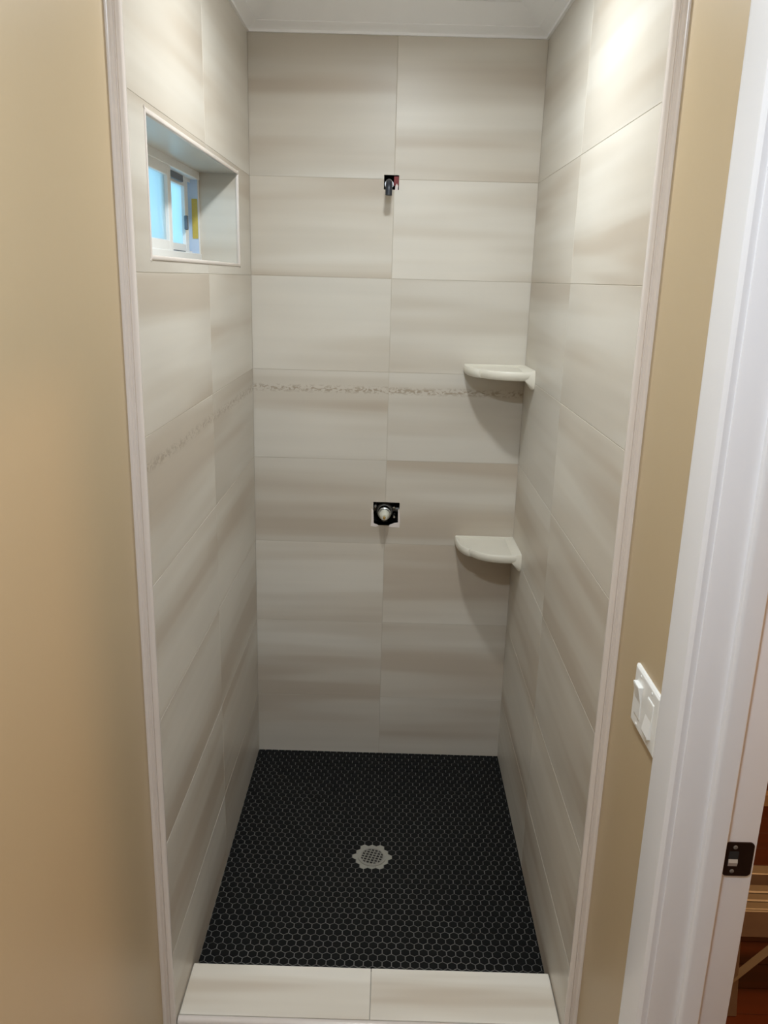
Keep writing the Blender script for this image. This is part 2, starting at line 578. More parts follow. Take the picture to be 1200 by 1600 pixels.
# ------------------------------------------------------------------ shower floor of black hexagons
CURB_Y0, CURB_Y1, CURB_Z = -1.109, -1.266, 0.050
DRAIN = Vector((0.461, -0.597))
def floor_z(x, y):
    k = max(abs(x - DRAIN.x) / 0.475, abs(y - DRAIN.y) / 0.58)
    return -0.010 * (1 - min(1.0, k))
HP = 0.0256
HROW = HP * math.sqrt(3) / 2
bm = bmesh.new()
corners = [bm.verts.new(p) for p in ((-0.02, CURB_Y0 - 0.03, -0.0016), (W + 0.02, CURB_Y0 - 0.03, -0.0016),
                                     (W + 0.02, 0.02, -0.0016), (-0.02, 0.02, -0.0016))]
mid = bm.verts.new((DRAIN.x, DRAIN.y, -0.0116))
low = [bm.verts.new((v.co.x, v.co.y, -0.06)) for v in corners]
for i in range(4):
    j = (i + 1) % 4
    bm.faces.new([corners[i], corners[j], mid])
    bm.faces.new([corners[j], corners[i], low[i], low[j]])
bm.faces.new(low[::-1])
floor = struct(finish('floor', bm, M['hex_grout'], None, (W / 2, -0.55, 0)))

def hex_verts(r):
    return [(r * math.cos(math.radians(30 + 60 * k)), r * math.sin(math.radians(30 + 60 * k))) for k in range(6)]
RH = (HP - 0.0021) / math.sqrt(3)
def bm_hex(bm, cx, cy, tilt=(0, 0), zc=0.0, jit=0.0):
    rings = []
    for (r, z) in ((RH, -0.0035), (RH, -0.0010), (RH - 0.0011, 0.0)):
        rings.append([bm.verts.new((cx + x, cy + y, zc + z + tilt[0] * x + tilt[1] * y)) for x, y in hex_verts(r)])
    for r0, r1 in zip(rings, rings[1:]):
        for k in range(6):
            j = (k + 1) % 6
            bm.faces.new([r0[k], r0[j], r1[j], r1[k]])
    bm.faces.new(rings[2])
hexes, drain_hex = [], []
ny = 60
for r in range(ny):
    y = DRAIN.y + (27 - r) * HROW
    if y > 0.008:
        continue
    if y < CURB_Y0 - 0.012:
        continue
    for k in range(-1, 40):
        x = DRAIN.x + (k - 18) * HP + (HP / 2 if (27 - r) % 2 else 0)
        if not (-0.009 < x < W + 0.009):
            continue
        dx, dy = x - DRAIN.x, y - DRAIN.y
        if math.hypot(dx, dy) < 0.055:
            drain_hex.append((x, y))
        else:
            hexes.append((x, y))
def fgrad(x, y):
    e = 1e-4
    return ((floor_z(x + e, y) - floor_z(x - e, y)) / (2 * e), (floor_z(x, y + e) - floor_z(x, y - e)) / (2 * e))
vis = [h for h in hexes if h[1] > -1.045]
vis.sort(key=lambda h: (Vector((h[0], h[1], 0)) - CAM).length)
near = set(vis[:300])
bm = bmesh.new(); bm_hex(bm, 0, 0)
bmesh.ops.recalc_face_normals(bm, faces=bm.faces)
hex_me = bpy.data.meshes.new('hexagon_tile'); bm.to_mesh(hex_me); bm.free()
hex_me.materials.append(M['hex'])
fo = parent_world(floor)
for (x, y) in near:
    o = bpy.data.objects.new('hexagon_tile', hex_me)
    COL.objects.link(o)
    o.parent = floor
    g = fgrad(x, y)
    o.location = Vector((x + random.uniform(-0.0003, 0.0003), y + random.uniform(-0.0003, 0.0003),
                         floor_z(x, y) + random.uniform(-0.0002, 0.0002))) - fo
    o.rotation_euler = (math.atan(g[1]) + random.uniform(-0.012, 0.012), -math.atan(g[0]) + random.uniform(-0.012, 0.012), random.uniform(-0.02, 0.02))
bm = bmesh.new()
for (x, y) in hexes:
    if (x, y) in near:
        continue
    g = fgrad(x, y)
    bm_hex(bm, x + random.uniform(-0.0003, 0.0003), y + random.uniform(-0.0003, 0.0003),
           (g[0] + random.uniform(-0.012, 0.012), g[1] + random.uniform(-0.012, 0.012)), floor_z(x, y) + random.uniform(-0.0002, 0.0002))
tag(finish('hexagon_tile_field', bm, M['hex'], floor, (W / 2, -0.55, 0)), kind='stuff')

# other floors
struct(box('floor_room', M['bath_floor'], PLX - 0.1, HX, ROOM_Y - 0.1, CURB_Y1 - 0.01, -0.10, -0.03))

# ------------------------------------------------------------------ curb
curb = tag(empty('shower_curb', (W / 2, (CURB_Y0 + CURB_Y1) / 2, -0.03)),
           'low tiled shower curb with two pale cap tiles and rounded front edge', 'curb')
box('curb_body', M['grout'], 0.0, W, CURB_Y1, CURB_Y0 - 0.002, -0.06, CURB_Z - 0.0095, curb)
bm = bmesh.new(); bm_box(bm, 0.003, 0.4705 - G, CURB_Y1, CURB_Y0, CURB_Z - 0.009, CURB_Z, 0.0012)
finish('cap_tile', bm, M['tile_cap'], curb, (0.23, -1.18, CURB_Z))
bm = bmesh.new(); bm_box(bm, 0.4705 + G, W - 0.003, CURB_Y1, CURB_Y0, CURB_Z - 0.009, CURB_Z, 0.0012)
finish('cap_tile', bm, M['tile_cap'], curb, (0.70, -1.18, CURB_Z))
BN = [(0.0, -0.008), (0.0, -0.001), (0.0015, 0.0005), (0.005, 0.0022), (0.010, 0.0026), (0.015, 0.0012), (0.019, -0.003),
      (0.0205, -0.008), (0.0205, -0.014), (0.017, -0.018), (0.010, -0.019), (0.0, -0.019)]
bm = bmesh.new(); bm_prism(bm, BN, lambda q, h, t: (t, CURB_Y1 - 0.0018 - q, CURB_Z + h), 0.003, W - 0.003)
shade_auto(finish('bullnose_strip', bm, M['trim'], curb, (W / 2, CURB_Y1, CURB_Z)), 40)
box('face_tile', M['tile_cap'], 0.003, W - 0.003, CURB_Y1 - 0.010, CURB_Y1, -0.03, CURB_Z - 0.021, curb, 0.001)

# ------------------------------------------------------------------ floor drain
dz = floor_z(DRAIN.x, DRAIN.y)
drain = tag(empty('floor_drain', (DRAIN.x, DRAIN.y, dz - 0.03)),
            'round metal drain strainer with square holes set in pale mortar among black hexagons', 'drain')
bm = bmesh.new()
RF = HP / math.sqrt(3) * 0.99
for (x, y) in drain_hex:
    dist = math.hypot(x - DRAIN.x, y - DRAIN.y)
    jr = random.uniform(0.93, 1.03)
    hv = [(x + p * jr, y + q * jr) for p, q in hex_verts(RF)]
    # keep the middle open for the strainer
    hv = [((DRAIN.x + (p - DRAIN.x), DRAIN.y + (q - DRAIN.y))) for p, q in hv]
    if dist < 0.030:
        continue
    t = [bm.verts.new((p, q, floor_z(p, q) - 0.0012)) for p, q in hv]
    l = [bm.verts.new((p, q, -0.022)) for p, q in hv]
    bm.faces.new(t)
    for k in range(6):
        bm.faces.new([t[k], l[k], l[(k + 1) % 6], t[(k + 1) % 6]])
finish('mortar_collar', bm, M['mortar'], drain, (DRAIN.x, DRAIN.y, dz))
# strainer: ring plus crossing bars
def bm_ring(bm, r0, r1, z0, z1, cx, cy, seg=40):
    rr = [[bm.verts.new((cx + r * math.cos(2 * math.pi * k / seg), cy + r * math.sin(2 * math.pi * k / seg), z))
           for k in range(seg)] for r, z in ((r0, z0), (r0, z1), (r1, z1), (r1, z0))]
    for a_ in range(4):
        A, B = rr[a_], rr[(a_ + 1) % 4]
        for k in range(seg):
            j = (k + 1) % seg
            bm.faces.new([A[k], A[j], B[j], B[k]])
zs = dz + 0.0026
bm = bmesh.new()
bm_ring(bm, 0.0365, 0.0455, zs - 0.004, zs, DRAIN.x, DRAIN.y)
ca, sa = math.cos(math.radians(-16)), math.sin(math.radians(-16))
def bar(axis, off, half, w=0.0016):
    ls = [(-half, off - w), (half, off - w), (half, off + w), (-half, off + w)]
    if axis:
        ls = [(q, p) for p, q in ls]
    t, l = [], []
    for p, q in ls:
        X, Y = DRAIN.x + p * ca - q * sa, DRAIN.y + p * sa + q * ca
        t.append(bm.verts.new((X, Y, zs - 0.0003))); l.append(bm.verts.new((X, Y, zs - 0.0016)))
    bm.faces.new(t); bm.faces.new(l[::-1])
    for k in range(4):
        bm.faces.new([t[k], l[k], l[(k + 1) % 4], t[(k + 1) % 4]])
for k in range(-3, 4):
    off = k * 0.0118
    half = math.sqrt(max(0.0, 0.0372 ** 2 - off ** 2))
    if half > 0.006:
        bar(0, off, half); bar(1, off, half)
strainer = finish('strainer', bm, M['drain_metal'], drain, (DRAIN.x, DRAIN.y, zs))
bm = bmesh.new()
bm_ring(bm, 0.0, 0.0375, zs - 0.0036, zs - 0.0026, DRAIN.x, DRAIN.y)
bmesh.ops.remove_doubles(bm, verts=bm.verts, dist=1e-6)
finish('drain_shade_disc', bm, M['dark'], drain, (DRAIN.x, DRAIN.y, zs - 0.003))  # shallow dark disc, painted as the shade below the strainer holes
for s in (-1, 1):
    X, Y = DRAIN.x + s * 0.041 * ca, DRAIN.y + s * 0.041 * sa
    bm = bmesh.new()
    bm_tube(bm, [(X, Y, zs - 0.001), (X, Y, zs + 0.0006)], [0.0030, 0.0024], 10)
    finish('screw', bm, M['chrome'], strainer, (X, Y, zs))

# ------------------------------------------------------------------ corner shelves
SH = [(0.213, 0), (0.2135, 0.025), (0.2125, 0.055), (0.208, 0.085), (0.2005, 0.112), (0.190, 0.134), (0.180, 0.147), (0.1735, 0.150),
      (0.169, 0.1485), (0.1655, 0.152), (0.160, 0.162), (0.148, 0.178), (0.132, 0.191), (0.114, 0.201), (0.094, 0.208),
      (0.072, 0.2125), (0.048, 0.2135), (0.022, 0.2135), (0.0, 0.213)]
def corner_shelf(z, label):
    root = tag(empty('corner_shelf', (W, 0, z - 0.06)), label, 'shelf', 'corner shelves of the shower')
    bm = bmesh.new()
    def ring(scale, zz):
        out = []
        n = len(SH)
        for i, (p, q) in enumerate(SH):
            out.append((max(p * scale, 0), max(q * scale, 0), zz))
        return out
    # (scale, z): underside -> front lip -> dished top
    levels = [(0.93, z - 0.030), (0.975, z - 0.0285), (0.995, z - 0.022), (1.0, z - 0.014), (1.0, z - 0.006), (0.988, z - 0.001),
              (0.972, z), (0.955, z - 0.0015), (0.935, z - 0.0045), (0.90, z - 0.005)]
    rings = []
    for s, zz in levels:
        vv = []
        for (p, q, h) in ring(s, zz):
            vv.append(bm.verts.new((W - p, -q, h)))
        rings.append(vv)
    n = len(SH)
    for r0, r1 in zip(rings, rings[1:]):
        for k in range(n - 1):
            bm.faces.new([r0[k], r0[k + 1], r1[k + 1], r1[k]])
    cb = bm.verts.new((W, 0, z - 0.030)); ct = bm.verts.new((W, 0, z - 0.005))
    for k in range(n - 1):
        bm.faces.new([cb, rings[0][k + 1], rings[0][k]])
        bm.faces.new([ct, rings[-1][k], rings[-1][k + 1]])
    bm.faces.new([cb] + [r[0] for r in rings] + [ct])
    bm.faces.new([ct] + [r[-1] for r in reversed(rings)] + [cb])
    shade_auto(finish('shelf_plate', bm, M['stone'], root, (W, 0, z)), 38)
    # mounting flange along the side wall, dropping below the plate
    bm = bmesh.new()
    FL = [(0.03, z - 0.029), (0.06, z - 0.040), (0.12, z - 0.046), (0.165, z - 0.052), (0.195, z - 0.056), (0.211, z - 0.055), (0.2165, z - 0.048),
          (0.2185, z - 0.035), (0.2185, z - 0.008), (0.216, z + 0.0035), (0.205, z + 0.006), (0.05, z + 0.003), (0.0, z + 0.002), (0.0, z - 0.02)]
    r0 = [bm.verts.new((W - 0.0005, -p, h)) for p, h in FL]
    r1 = [bm.verts.new((W - 0.009, -p * 0.985, h)) for p, h in FL]
    r2 = [bm.verts.new((W - 0.0300, -p * 0.965, max(h, z - 0.029) if h < z - 0.01 else min(h, z - 0.004))) for p, h in FL]
    for A, B in ((r0, r1), (r1, r2)):
        for k in range(len(FL)):
            j = (k + 1) % len(FL)
            bm.faces.new([A[k], A[j], B[j], B[k]])
    bm.faces.new(r0); bm.faces.new(r2[::-1])
    shade_auto(finish('side_flange', bm, M['stone'], root, (W, -0.1, z)), 40)
    # low upstand along the back wall
    bm = bmesh.new()
    bm_box(bm, W - 0.210, W - 0.002, -0.006, -0.0003, z - 0.012, z + 0.002, 0.0015)
    finish('back_upstand', bm, M['stone'], root, (W - 0.1, 0, z))
    return root
corner_shelf(1.524, 'cream cast stone corner shelf, the upper one, seen nearly edge on')
corner_shelf(0.905, 'cream cast stone corner shelf, the lower one, beside the bare mixing valve')

# ------------------------------------------------------------------ mixing valve in its square hole
vx, vz = 0.469, 0.984
valve = tag(empty('shower_valve', (vx, 0.0, VALVE[2])), 'bare chrome mixing valve cartridge in a rough square hole in the tiles', 'valve')
def cavity(parent, r, depth, mat, name='cavity'):
    bm = bmesh.new()
    xa, xb, za, zb = r
    e = 0.0
    f = [bm.verts.new((x, 0.004, z)) for x, z in ((xa, za), (xb, za), (xb, zb), (xa, zb))]
    g = [bm.verts.new((x, depth, z)) for x, z in ((xa - .01, za - .01), (xb + .01, za - .01), (xb + .01, zb + .01), (xa - .01, zb + .01))]
    f2 = [bm.verts.new((x, 0.05, z)) for x, z in ((xa, za), (xb, za), (xb, zb), (xa, zb))]
    for k in range(4):
        j = (k + 1) % 4
        bm.faces.new([f[k], f[j], f2[j], f2[k]])
        bm.faces.new([f2[k], f2[j], g[j], g[k]])
    bm.faces.new(g)
    return finish(name, bm, mat, parent, ((xa + xb) / 2, depth / 2, (za + zb) / 2), recalc=False)
cavity(valve, VALVE, 0.10, M['dark'])
def lathe_y(bm, cx, cz, prof, seg=24):
    """prof [(y, r)] around the axis through (cx, cz) along y"""
    rings = [[bm.verts.new((cx + r * math.cos(2 * math.pi * k / seg), y, cz + r * math.sin(2 * math.pi * k / seg)))
              for k in range(seg)] for y, r in prof]
    for A, B in zip(rings, rings[1:]):
        for k in range(seg):
            j = (k + 1) % seg
            bm.faces.new([A[k], A[j], B[j], B[k]])
    bm.faces.new(rings[0]); bm.faces.new(rings[-1][::-1])
bm = bmesh.new()
lathe_y(bm, vx, vz, [(0.085, 0.030), (0.03, 0.030), (0.022, 0.027), (0.020, 0.0235)])
bm_tube(bm, [(vx - 0.06, 0.060, vz), (vx + 0.06, 0.060, vz)], 0.012, 14)
bm_tube(bm, [(vx, 0.060, vz - 0.06), (vx, 0.060, vz + 0.06)], 0.012, 14)
shade_auto(finish('valve_body', bm, M['valve_body'], valve, (vx, 0.05, vz)), 40)
bm = bmesh.new()
lathe_y(bm, vx, vz, [(0.03, 0.0235), (0.006, 0.0235), (0.003, 0.0225), (0.001, 0.0225), (-0.001, 0.0235), (-0.012, 0.0232),
                     (-0.014, 0.0205), (-0.020, 0.0200), (-0.022, 0.0185)])
shade_auto(finish('retaining_nut', bm, M['chrome'], valve, (vx, 0.0, vz)), 40)
bm = bmesh.new()
lathe_y(bm, vx, vz, [(-0.018, 0.0185), (-0.036, 0.0175), (-0.042, 0.0160), (-0.046, 0.0135), (-0.058, 0.0115), (-0.061, 0.0095)])
shade_auto(finish('cartridge', bm, plain('cartridge_plastic', srgb(205, 204, 190), 0.35), valve, (vx, -0.03, vz)), 40)
bm = bmesh.new()
lathe_y(bm, vx, vz, [(-0.05, 0.0052), (-0.068, 0.0050), (-0.0695, 0.0040)], 14)
shade_auto(finish('stem', bm, M['brass'], valve, (vx, -0.06, vz)), 40)
for (sx, sz, ln) in ((0.034, 0.020, 0.018), (0.036, -0.016, 0.016), (-0.034, 0.022, 0.014)):
    bm = bmesh.new()
    bm_tube(bm, [(vx + sx, 0.05, vz + sz), (vx + sx, 0.006, vz + sz), (vx + sx, 0.004, vz + sz)], [0.0052, 0.0052, 0.0035], 12)
    shade_auto(finish('mounting_screw', bm, M['chrome'] if sx > 0 else M['valve_body'], valve, (vx + sx, 0.02, vz + sz)), 40)
# chipped thinset along the hole's lower edge and sides
bm = bmesh.new()
xa, xb, za, zb = VALVE
edge = [(xa - 0.007, za + 0.064), (xa - 0.006, za + 0.02), (xa - 0.008, za - 0.003), (xa + 0.012, za - 0.006), (xa + 0.020, za - 0.001),
        (xa + 0.014, za + 0.003), (xa + 0.003, za + 0.006), (xa + 0.001, za + 0.055)]
def patch(bm, pts):
    t = [bm.verts.new((x, -0.0010, z)) for x, z in pts]
    l = [bm.verts.new((x, 0.0040, z)) for x, z in pts]
    bm.faces.new(t); bm.faces.new(l[::-1])
    for k in range(len(pts)):
        j = (k + 1) % len(pts)
        bm.faces.new([t[k], t[j], l[j], l[k]])
patch(bm, edge)
finish('thinset_smear', bm, M['thinset'], valve, (xa, 0, za))
bm = bmesh.new()
patch(bm, [(xb - 0.038, za - 0.005), (xb + 0.0015, za - 0.007), (xb + 0.003, za + 0.02), (xb - 0.001, za + 0.062), (xb - 0.005, za + 0.060),
           (xb - 0.004, za + 0.012), (xb - 0.018, za + 0.009), (xb - 0.034, za + 0.002)])
finish('thinset_smear', bm, M['thinset'], valve, (xb, 0, za))

# ------------------------------------------------------------------ shower arm stub
ax, az = 0.4555, 2.0965
arm = tag(empty('shower_pipe', (ax, 0, ARM[2])), 'short blue-black pipe elbow pointing down from a red-lined hole', 'pipe')
cavity(arm, ARM, 0.09, M['dark'])
bm = bmesh.new()
pts = [(ax, 0.085, az), (ax, -0.052, az)]
for k in range(1, 6):
    t = math.pi / 2 * k / 5
    pts.append((ax, -0.052 - 0.026 * math.sin(t), az - 0.026 * (1 - math.cos(t))))
pts.append((ax - 0.0005, -0.0785, az - 0.041))
bm_tube(bm, pts, 0.0108, 18)
shade_auto(finish('pipe', bm, M['black_pipe'], arm, (ax, 0, az)), 40)
bm = bmesh.new()
lathe_y(bm, ax, az, [(0.02, 0.0145), (0.006, 0.0150), (0.002, 0.0140)])
shade_auto(finish('fitting', bm, M['chrome'], arm, (ax, 0, az)), 40)
bm = bmesh.new()
bm_box(bm, 0.4705, ARM[1] - 0.0005, 0.006, 0.010, ARM[2] + 0.012, ARM[3] - 0.003, 0.0008)
finish('membrane_edge', bm, M['membrane'], arm, (0.478, 0.008, az))
bm = bmesh.new()
patch(bm, [(0.4745, 2.0775), (0.4835, 2.0775), (0.4845, 2.092), (0.4800, 2.099), (0.4755, 2.091)])
finish('thinset_smear', bm, M['thinset'], arm, (0.479, 0, 2.08))

# ------------------------------------------------------------------ window in the niche
win = empty('window_1', (-0.15, (a + b) / 2, c))
struct(win)
win['label'] = 'small white vinyl sliding window with pale blue panes deep in the tiled niche'
zb_, zt_ = c + 0.016, d - 0.001
XI, XO = -0.116, -0.178
def wbox(name, mat, x0, x1, y0, y1, z0, z1, parent=win, bv=0.0015):
    bm = bmesh.new()
    bm_box(bm, x0, x1, y0, y1, z0, z1, bv)
    return finish(name, bm, mat, parent, ((x0 + x1) / 2, (y0 + y1) / 2, (z0 + z1) / 2))
# outer frame
wbox('head_frame', M['vinyl'], XO, XI, a, b, zt_ - 0.022, zt_ + 0.004)
wbox('sill_frame', M['vinyl'], XO, XI, a, b, zb_ - 0.008, zb_ + 0.012)
wbox('jamb_frame', M['vinyl'], XO, XI - 0.002, b - 0.018, b + 0.004, zb_, zt_)
wbox('jamb_frame', M['vinyl'], XO, XI - 0.002, a - 0.004, a + 0.018, zb_, zt_)
wbox('track_rib', M['vinyl'], -0.1435, -0.1405, a, b, zb_ + 0.010, zb_ + 0.019, bv=0.0006)
wbox('track_rib', M['vinyl'], -0.1435, -0.1405, a, b, zt_ - 0.031, zt_ - 0.020, bv=0.0006)
wbox('protective_film', M['film'], -0.150, XI - 0.003, b - 0.0195, b - 0.0178, zb_ + 0.006, zt_ - 0.022, bv=0)
wbox('sticker', M['sticker'], -0.1375, -0.1205, b - 0.0212, b - 0.0196, 1.903, 2.017, bv=0)
def sash(x0, x1, y0, y1, z0, z1, st=0.034):
    s = empty('sash', (0, 0, 0))
    s.parent = win
    s.location = Vector(((x0 + x1) / 2, (y0 + y1) / 2, z0)) - parent_world(win)
    def p(name, mat, *q, bv=0.0012): return wbox(name, mat, *q, parent=s, bv=bv)
    p('stile', M['vinyl'], x0, x1, y0, y0 + st, z0, z1)
    p('stile', M['vinyl'], x0, x1, y1 - st, y1, z0, z1)
    p('rail', M['vinyl'], x0 + 0.0004, x1 - 0.0004, y0 + st, y1 - st, z0, z0 + 0.026)
    p('rail', M['vinyl'], x0 + 0.0004, x1 - 0.0004, y0 + st, y1 - st, z1 - 0.026, z1)
    xm = (x0 + x1) / 2
    p('pane', M['glass'], xm - 0.0015, xm + 0.0015, y0 + st - 0.004, y1 - st + 0.004, z0 + 0.022, z1 - 0.022, bv=0)
    return s
s1 = sash(-0.139, -0.118, a + 0.016, -0.545, zb_ + 0.011, zt_ - 0.021)
s2 = sash(-0.168, -0.146, -0.600, b - 0.030, zb_ + 0.011, zt_ - 0.021, st=0.040)
wbox('latch', M['gasket'], -0.1458, -0.136, -0.300, -0.286, 1.925, 1.965, bv=0.002)
wbox('weather_strip', M['gasket'], -0.146, -0.139, -0.553, -0.546, zb_ + 0.014, zt_ - 0.022, bv=0)
wbox('corner_block', M['gasket'], -0.1455, -0.137, -0.545, -0.330, zt_ - 0.040, zt_ - 0.0215, bv=0.001)
wbox('corner_block', M['gasket'], -0.1455, -0.137, -0.545, -0.330, zb_ + 0.0115, zb_ + 0.017, bv=0.001)

# ------------------------------------------------------------------ door frame on the right
door = empty('door_1', (PRX, DOOR0, -0.03)); struct(door)
door['label'] = 'white painted door frame with flat casing and a dark strike plate'
def dbox(name, mat, *q, bv=0.002, seg=2):
    bm = bmesh.new(); bm_box(bm, *q, bv, seg)
    return shade_auto(finish(name, bm, mat, door, ((q[0] + q[1]) / 2, (q[2] + q[3]) / 2, (q[4] + q[5]) / 2)), 45)
JT = 0.02
dbox('jamb', M['white_paint'], PRX - 0.0005, HX + 0.001, DOOR0, DOOR0 + JT, -0.03, DOORZ)
dbox('jamb', M['white_paint'], PRX - 0.0005, HX + 0.001, DOOR1 - JT, DOOR1, -0.03, DOORZ)
dbox('head_jamb', M['white_paint'], PRX - 0.0005, HX + 0.001, DOOR1 - JT, DOOR0 + JT, DOORZ, DOORZ + JT)
# door stop with a rounded leading edge
ST = [(1.0085, 0.0), (1.0085, 0.007), (1.0095, 0.0095), (1.012, 0.0112), (1.0165, 0.012), (1.0425, 0.012), (1.0435, 0.0108), (1.0437, 0.0)]
bm = bmesh.new(); bm_prism(bm, ST, lambda x, h, t: (x, DOOR0 - h, t), -0.03, DOORZ)
shade_auto(finish('door_stop', bm, M['white_paint'], door, (1.02, DOOR0, -0.03)), 30)
bm = bmesh.new(); bm_prism(bm, ST, lambda x, h, t: (x, DOOR1 + h, t), -0.03, DOORZ)
shade_auto(finish('door_stop', bm, M['white_paint'], door, (1.02, DOOR1, -0.03)), 30)
# casing profile: (h above the wall, q across from the outer edge)
CW = 0.0900
CP = [(0, 0), (0.0130, 0), (0.0158, 0.0012), (0.0172, 0.004), (0.0176, 0.010), (0.0172, 0.082), (0.0165, 0.0855), (0.0138, 0.0875),
      (0.0128, 0.0885), (0.0108, 0.0892), (0.0100, CW), (0, CW)]
CO = DOOR0 + 0.093           # outer edge of the far casing
bm = bmesh.new(); bm_prism(bm, CP, lambda h, q, t: (PRX - h, CO - q, t), -0.03, lambda h, q: DOORZ + 0.096 - q)
shade_auto(finish('casing', bm, M['white_paint'], door, (PRX, CO, -0.03)), 30)
CO2 = DOOR1 - 0.093
bm = bmesh.new(); bm_prism(bm, CP, lambda h, q, t: (PRX - h, CO2 + q, t), -0.03, lambda h, q: DOORZ + 0.096 - q)
shade_auto(finish('casing', bm, M['white_paint'], door, (PRX, CO2, -0.03)), 30)
bm = bmesh.new(); bm_prism(bm, CP, lambda h, q, t: (PRX - h, t, DOORZ + 0.096 - q), lambda h, q: CO2 + q, lambda h, q: CO - q)
shade_auto(finish('head_casing', bm, M['white_paint'], door, (PRX, (CO + CO2) / 2, DOORZ)), 30)

# strike plate on the jamb
sp0x, sp1x, spz0, spz1 = 1.0475, 1.0965, 0.868, 0.932
strike = tag(empty('strike_plate', (1.07, DOOR0, spz0)), 'dark bronze latch strike plate screwed to the white door jamb', 'strike plate')
def rounded(x0, x1, z0, z1, r, bulge=0.0, n=5):
    pts = []
    for cx_, cz_, s0 in ((x1 - r, z1 - r, 0), (x0 + r, z1 - r, 90), (x0 + r, z0 + r, 180), (x1 - r, z0 + r, 270)):
        for k in range(n + 1):
            t = math.radians(s0 + 90 * k / n)
            pts.append((cx_ + r * math.cos(t), cz_ + r * math.sin(t)))
    zc_ = (z0 + z1) / 2
    return [(x + (bulge * (1 - ((z - zc_) / (z1 - zc_)) ** 2) if x > (x0 + x1) / 2 else 0), z) for x, z in pts]
def plate_y(name, mat, pts, y0, y1, parent):
    bm = bmesh.new()
    t = [bm.verts.new((x, y0, z)) for x, z in pts]; l = [bm.verts.new((x, y1, z)) for x, z in pts]
    bm.faces.new(t); bm.faces.new(l[::-1])
    for k in range(len(pts)):
        j = (k + 1) % len(pts)
        bm.faces.new([t[k], t[j], l[j], l[k]])
    return finish(name, bm, mat, parent, (sum(p[0] for p in pts) / len(pts), y0, sum(p[1] for p in pts) / len(pts)))
sp = plate_y('plate', M['bronze'], rounded(sp0x, sp1x - 0.004, spz0, spz1, 0.006, 0.0035), DOOR0 - 0.0022, DOOR0 + 0.002, strike)
plate_y('latch_hole_shade', M['dark'], rounded(sp0x + 0.006, sp0x + 0.022, spz0 + 0.019, spz1 - 0.017, 0.002), DOOR0 - 0.0027, DOOR0 - 0.0015, strike)  # dark plate lying on the strike, its colour painted as the hole's shade
bm = bmesh.new()
X0, X1, Z0 = sp0x + 0.0065, sp0x + 0.0215, spz0 + 0.0195
q = [(X0, DOOR0 - 0.0030, Z0), (X1, DOOR0 - 0.0030, Z0), (X1, DOOR0 - 0.0045, Z0 + 0.007), (X0, DOOR0 - 0.0045, Z0 + 0.007),
     (X1, DOOR0 - 0.0028, Z0 + 0.013), (X0, DOOR0 - 0.0028, Z0 + 0.013)]
vv = [bm.verts.new(p) for p in q]
bk = [bm.verts.new((p[0], DOOR0 - 0.0020, p[2])) for p in (q[0], q[1], q[4], q[5])]
bm.faces.new([vv[0], vv[1], vv[2], vv[3]]); bm.faces.new([vv[3], vv[2], vv[4], vv[5]])
bm.faces.new([bk[3], bk[2], bk[1], bk[0]])
bm.faces.new([vv[0], bk[0], bk[1], vv[1]]); bm.faces.new([vv[5], vv[4], bk[2], bk[3]])
bm.faces.new([vv[1], bk[1], bk[2], vv[4], vv[2]]); bm.faces.new([vv[0], vv[3], vv[5], bk[3], bk[0]])
finish('tongue', bm, M['steel'], strike, (X0, DOOR0, Z0))
for zz in (spz0 + 0.009, spz1 - 0.009):
    bm = bmesh.new()
    xs_ = sp0x + 0.015
    lathe_y(bm, xs_, zz, [(DOOR0 - 0.0018, 0.0038), (DOOR0 - 0.0028, 0.0036), (DOOR0 - 0.0034, 0.0026)], 12)
    bm_box(bm, xs_ - 0.0026, xs_ + 0.0026, DOOR0 - 0.0038, DOOR0 - 0.0032, zz - 0.0005, zz + 0.0005)
    finish('screw', bm, M['valve_body'], sp, (xs_, DOOR0, zz))

# ------------------------------------------------------------------ wall switch
SY0, SY1, SZ0, SZ1 = -1.605, -1.463, 1.006, 1.122
sw = tag(empty('wall_switch', (PRX, (SY0 + SY1) / 2, SZ0)), 'white double rocker light switch plate on tan wall beside door casing', 'light switch')
bm = bmesh.new()
r = [[], []]
for (h, ins) in ((0.0, 0.0), (0.0045, 0.0), (0.0070, 0.0035), (0.0074, 0.0060)):
    r.append([bm.verts.new((PRX - h, y, z)) for y, z in ((SY0 + ins, SZ0 + ins), (SY1 - ins, SZ0 + ins), (SY1 - ins, SZ1 - ins), (SY0 + ins, SZ1 - ins))])
r = r[2:]
for A, B in zip(r, r[1:]):
    for k in range(4):
        bm.faces.new([A[k], A[(k + 1) % 4], B[(k + 1) % 4], B[k]])
bm.faces.new(r[-1]); bm.faces.new(r[0][::-1])
cover = finish('cover_plate', bm, M['plastic'], sw, (PRX, (SY0 + SY1) / 2, SZ0))
zc = (SZ0 + SZ1) / 2
